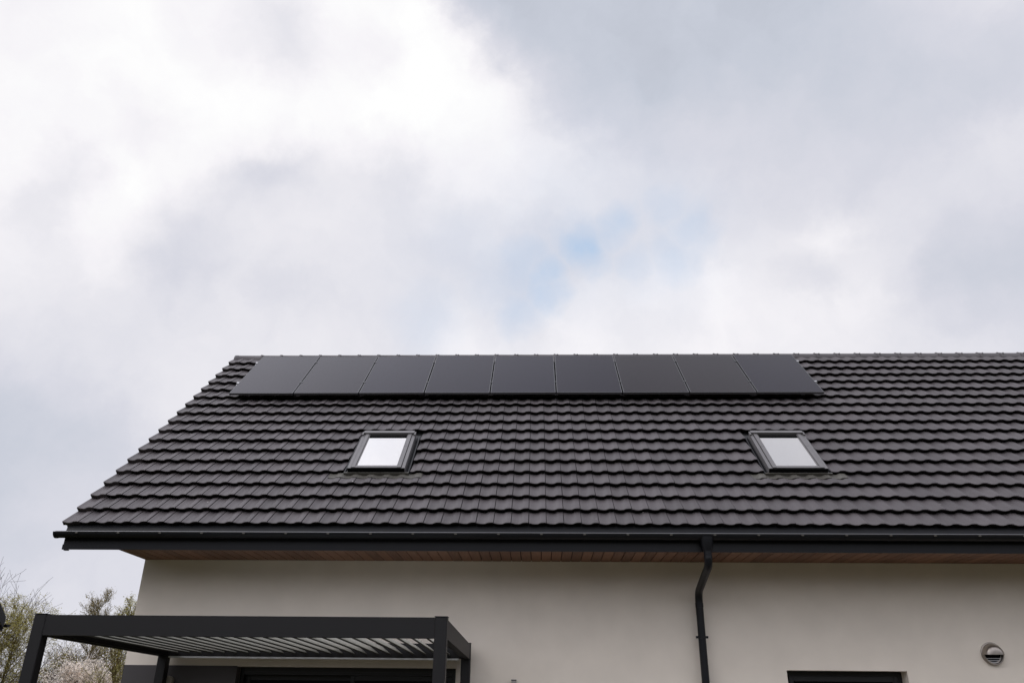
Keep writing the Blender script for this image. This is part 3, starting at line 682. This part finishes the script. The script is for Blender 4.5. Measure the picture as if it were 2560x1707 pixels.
BLUE=[(0.0593,0.8518,0.5204,0.036,0.85),(0.0677,0.8565,0.5117,0.036,0.55),(0.0479,0.8466,0.5301,0.05,0.3),(0.1056,0.8342,0.5413,0.03,0.6),(0.0931,0.8410,0.5330,0.032,0.55),(0.0136,0.8709,0.4912,0.034,0.55),(0.0090,0.8839,0.4676,0.032,0.5),(0.0270,0.8801,0.4740,0.028,0.4),(0.1206,0.8582,0.4990,0.034,0.35),(0.1889,0.8265,0.5303,0.036,0.38),(0.1993,0.8313,0.5189,0.036,0.3),(0.1598,0.8448,0.5106,0.04,0.3),(0.1695,0.8509,0.4972,0.045,0.35),(0.1542,0.8195,0.5519,0.04,0.3),(-0.0168,0.8651,0.5013,0.05,0.4),(-0.0211,0.8924,0.4508,0.04,0.35),(-0.0469,0.8715,0.4881,0.07,0.22),(-0.0814,0.8520,0.5172,0.09,0.14),(-0.1319,0.8879,0.4408,0.06,0.22),(0.0430,0.8389,0.5426,0.16,0.16),(0.1358,0.8427,0.5210,0.12,0.16),(-0.0516,0.8538,0.5180,0.16,0.1)]
ZENITH=1.0
REAR_LOW=.03
REAR_HIGH=1.7
SUN_EL, SUN_AZ = radians(48), radians(-130)        # azimuth clockwise from +y
world = bpy.data.worlds.new('World'); SC.world = world; world.use_nodes = True
nt = world.node_tree; nt.nodes.clear(); L = nt.links.new
def node(t, **k):
    n = nt.nodes.new(t)
    for a, v in k.items(): setattr(n, a, v)
    return n
def math_(op, a, b=None, c=None, clamp=False):
    n = node('ShaderNodeMath', operation=op, use_clamp=clamp)
    for i, v in enumerate((a, b, c)):
        if v is None: continue
        if isinstance(v, (int, float)): n.inputs[i].default_value = v
        else: L(v, n.inputs[i])
    return n.outputs[0]
out = node('ShaderNodeOutputWorld'); bgn = node('ShaderNodeBackground'); L(bgn.outputs[0], out.inputs[0]); bgn.inputs[1].default_value = .1
skyt = node('ShaderNodeTexSky', sky_type='NISHITA', sun_disc=False, sun_elevation=SUN_EL, sun_rotation=SUN_AZ, air_density=1.0, dust_density=1.5)
tc = node('ShaderNodeTexCoord'); dirv = tc.outputs['Generated']
n1 = node('ShaderNodeTexNoise'); n1.inputs['Scale'].default_value = 5; n1.inputs['Detail'].default_value = 5; L(dirv, n1.inputs['Vector'])
sub = node('ShaderNodeVectorMath', operation='SUBTRACT'); L(n1.outputs['Color'], sub.inputs[0]); sub.inputs[1].default_value = (.5,.5,.5)
scl = node('ShaderNodeVectorMath', operation='SCALE'); L(sub.outputs[0], scl.inputs[0]); scl.inputs['Scale'].default_value = .075
wv = node('ShaderNodeVectorMath', operation='ADD'); L(dirv, wv.inputs[0]); L(scl.outputs[0], wv.inputs[1])
n1c = node('ShaderNodeTexNoise'); n1c.inputs['Scale'].default_value = 16; n1c.inputs['Detail'].default_value = 7; n1c.inputs['Roughness'].default_value = .6; L(dirv, n1c.inputs['Vector'])
sc_ = node('ShaderNodeVectorMath', operation='SUBTRACT'); L(n1c.outputs['Color'], sc_.inputs[0]); sc_.inputs[1].default_value = (.5,.5,.5)
wv2 = node('ShaderNodeVectorMath', operation='MULTIPLY_ADD'); L(sc_.outputs[0], wv2.inputs[0]); wv2.inputs[1].default_value = (.085,.085,.085); L(wv.outputs[0], wv2.inputs[2]); wv = wv2.outputs[0]
n1b = node('ShaderNodeTexNoise'); n1b.inputs['Scale'].default_value = 26; n1b.inputs['Detail'].default_value = 4; L(dirv, n1b.inputs['Vector'])
sb_ = node('ShaderNodeVectorMath', operation='SUBTRACT'); L(n1b.outputs['Color'], sb_.inputs[0]); sb_.inputs[1].default_value = (.5,.5,.5)
wvb = node('ShaderNodeVectorMath', operation='MULTIPLY_ADD'); L(sb_.outputs[0], wvb.inputs[0]); wvb.inputs[1].default_value = (.035,.035,.035); L(dirv, wvb.inputs[2]); wvb = wvb.outputs[0]
def bump_(c, rad, amp, warped=None):
    dn = node('ShaderNodeVectorMath', operation='DISTANCE'); L(warped or wv, dn.inputs[0]); dn.inputs[1].default_value = c
    mr = node('ShaderNodeMapRange', interpolation_type='SMOOTHERSTEP', clamp=True)
    mr.inputs['From Min'].default_value = rad; mr.inputs['From Max'].default_value = 0; mr.inputs['To Min'].default_value = 0; mr.inputs['To Max'].default_value = amp
    L(dn.outputs['Value'], mr.inputs['Value']); return mr.outputs[0]
# fine structure of the clouds
n2 = node('ShaderNodeTexNoise'); n2.inputs['Scale'].default_value = 5.5; n2.inputs['Detail'].default_value = 7; n2.inputs['Roughness'].default_value = .5; L(wv, n2.inputs['Vector'])
n3 = node('ShaderNodeTexNoise'); n3.inputs['Scale'].default_value = 15; n3.inputs['Detail'].default_value = 6; n3.inputs['Roughness'].default_value = .55; L(wv, n3.inputs['Vector'])
g = math_('MULTIPLY_ADD', n2.outputs['Fac'], .06, 222/255-.03)
g = math_('ADD', g, math_('MULTIPLY_ADD', n3.outputs['Fac'], .06, -.03))
for (x_, y_, z_, a_) in SKY: g = math_('ADD', g, bump_((x_, y_, z_), .20, a_))
for (x_, y_, z_, a_) in FINE: g = math_('ADD', g, bump_((x_, y_, z_), .10, a_))
for (x_, y_, z_, a_) in EDGE: g = math_('ADD', g, bump_((x_, y_, z_), .055, a_))
# unseen sky behind and above the camera, shaped to light walls and roof
sx = node('ShaderNodeSeparateXYZ'); L(dirv, sx.inputs[0])
ramp = node('ShaderNodeValToRGB'); L(g, ramp.inputs[0])
stops = [(.25, (60,62,68)), (.60, (150,154,164)), (.75, (184,189,201)), (.80, (199,204,216)), (.86, (216,217,227)), (.92, (234,233,239)), (.96, (246,244,248)), (1.0, (255,255,255))]
el = ramp.color_ramp.elements
while len(el) > 1: el.remove(el[-1])
el[0].position = stops[0][0]; el[0].color = (*lin(stops[0][1]), 1)
for p_, c_ in stops[1:]:
    e_ = el.new(p_); e_.color = (*lin(c_), 1)
gain = node('ShaderNodeVectorMath', operation='SCALE'); L(ramp.outputs[0], gain.inputs[0])
zr = node('ShaderNodeMapRange', interpolation_type='SMOOTHSTEP', clamp=True)      # unseen sky overhead, brightened for the reflections in panels and panes
zr.inputs[1].default_value = .745; zr.inputs[2].default_value = .85; zr.inputs[3].default_value = 0.0; zr.inputs[4].default_value = ZENITH
L(sx.outputs[2], zr.inputs[0])
side = math_('MULTIPLY_ADD', sx.outputs[0], -2.4, .42, clamp=False)                      # lifted more towards the west (left), for the left panels' reflections
zen = math_('MULTIPLY_ADD', zr.outputs[0], math_('MINIMUM', math_('MAXIMUM', side, .13), 1.7), 1.0)
# behind the viewer: unseen sky brightened high, dimmed low to shade the wall top
rr_ = node('ShaderNodeMapRange', interpolation_type='SMOOTHSTEP', clamp=True)
rr_.inputs[1].default_value = .04; rr_.inputs[2].default_value = .32; rr_.inputs[3].default_value = REAR_LOW; rr_.inputs[4].default_value = REAR_HIGH
L(sx.outputs[2], rr_.inputs[0])
ry = node('ShaderNodeMapRange', interpolation_type='SMOOTHSTEP', clamp=True)
ry.inputs[1].default_value = .30; ry.inputs[2].default_value = -.15; ry.inputs[3].default_value = 0; ry.inputs[4].default_value = 1
L(sx.outputs[1], ry.inputs[0])
rear = math_('MULTIPLY_ADD', math_('SUBTRACT', rr_.outputs[0], 1.0), ry.outputs[0], 1.0)
hz = node('ShaderNodeMapRange', interpolation_type='SMOOTHSTEP', clamp=True)
hz.inputs[1].default_value = .77; hz.inputs[2].default_value = .95; hz.inputs[3].default_value = 1.0; hz.inputs[4].default_value = .75
L(sx.outputs[2], hz.inputs[0])
L(math_('MULTIPLY', math_('MULTIPLY', zen, math_('MULTIPLY', rear, hz.outputs[0])), 10.0), gain.inputs['Scale'])
blue = 0.0
for (x_, y_, z_, rad, amp) in BLUE:
    bb = bump_((x_, y_, z_), rad*1.45, amp, wvb); blue = bb if isinstance(blue, float) else math_('MAXIMUM', blue, bb)
nb = node('ShaderNodeTexNoise'); nb.inputs['Scale'].default_value = 14; nb.inputs['Detail'].default_value = 5; L(wv, nb.inputs['Vector'])
bn = node('ShaderNodeMapRange', clamp=True); bn.inputs[1].default_value = .30; bn.inputs[2].default_value = .68; bn.inputs[3].default_value = .6; L(nb.outputs['Fac'], bn.inputs[0])
bfac = math_('MULTIPLY', math_('MULTIPLY', blue, bn.outputs[0]), 1.15, clamp=True)
# the clear sky seen through thin cloud: Nishita lifted by forward scatter in the veil
veil = node('ShaderNodeVectorMath', operation='MULTIPLY_ADD'); L(skyt.outputs[0], veil.inputs[0]); veil.inputs[1].default_value = (1.0,1.0,1.0); veil.inputs[2].default_value = (3.2,4.2,5.2)
mixc = node('ShaderNodeMix', data_type='RGBA'); L(bfac, mixc.inputs[0]); L(gain.outputs[0], mixc.inputs[6]); L(veil.outputs[0], mixc.inputs[7])
L(mixc.outputs[2], bgn.inputs[0])
world.cycles.sampling_method = 'MANUAL'; world.cycles.sample_map_resolution = 512

sun = bpy.data.lights.new('sun', 'SUN'); sun.energy = .6; sun.angle = radians(30); sun.color = (1, .95, .88)
so_ = bpy.data.objects.new('sun', sun); COL.objects.link(so_)
sd = Vector((sin(SUN_AZ)*cos(SUN_EL), cos(SUN_AZ)*cos(SUN_EL), sin(SUN_EL)))
so_.rotation_euler = sd.to_track_quat('Z', 'Y').to_euler(); so_.location = (-8, -8, 14)

# ------------------------------------------------------------------ camera
def ray(u, v):
    ro, pi_, ya = radians(.60705), radians(24.5319), radians(-2.0393)
    u, v = u*cos(ro)+v*sin(ro), -u*sin(ro)+v*cos(ro)
    up = -v; y = cos(pi_)-up*sin(pi_); z = sin(pi_)+up*cos(pi_); x = u
    return Vector((x*cos(ya)+y*sin(ya), -x*sin(ya)+y*cos(ya), z))
fw_ = ray(0, 0); rt = ray(1, 0)-fw_; upv = -(ray(0, 1)-fw_)
cam = bpy.data.cameras.new('camera'); cam.sensor_width = 36; cam.lens = 36*1991/2560; cam.clip_end = 2000; cam.clip_start = .05
co = bpy.data.objects.new('camera', cam); COL.objects.link(co)
mw = Matrix((rt, upv, -fw_)).transposed().to_4x4(); mw.translation = (4.992, -10.193, 1.65); co.matrix_world = mw
SC.camera = co
vs = SC.view_settings; vs.view_transform = 'Standard'; vs.look = 'None'; vs.exposure = 0; vs.gamma = 1; vs.use_curve_mapping = False
SC.cycles.max_bounces = 8; SC.cycles.diffuse_bounces = 4; SC.cycles.transparent_max_bounces = 16
SC.cycles.use_denoising = True
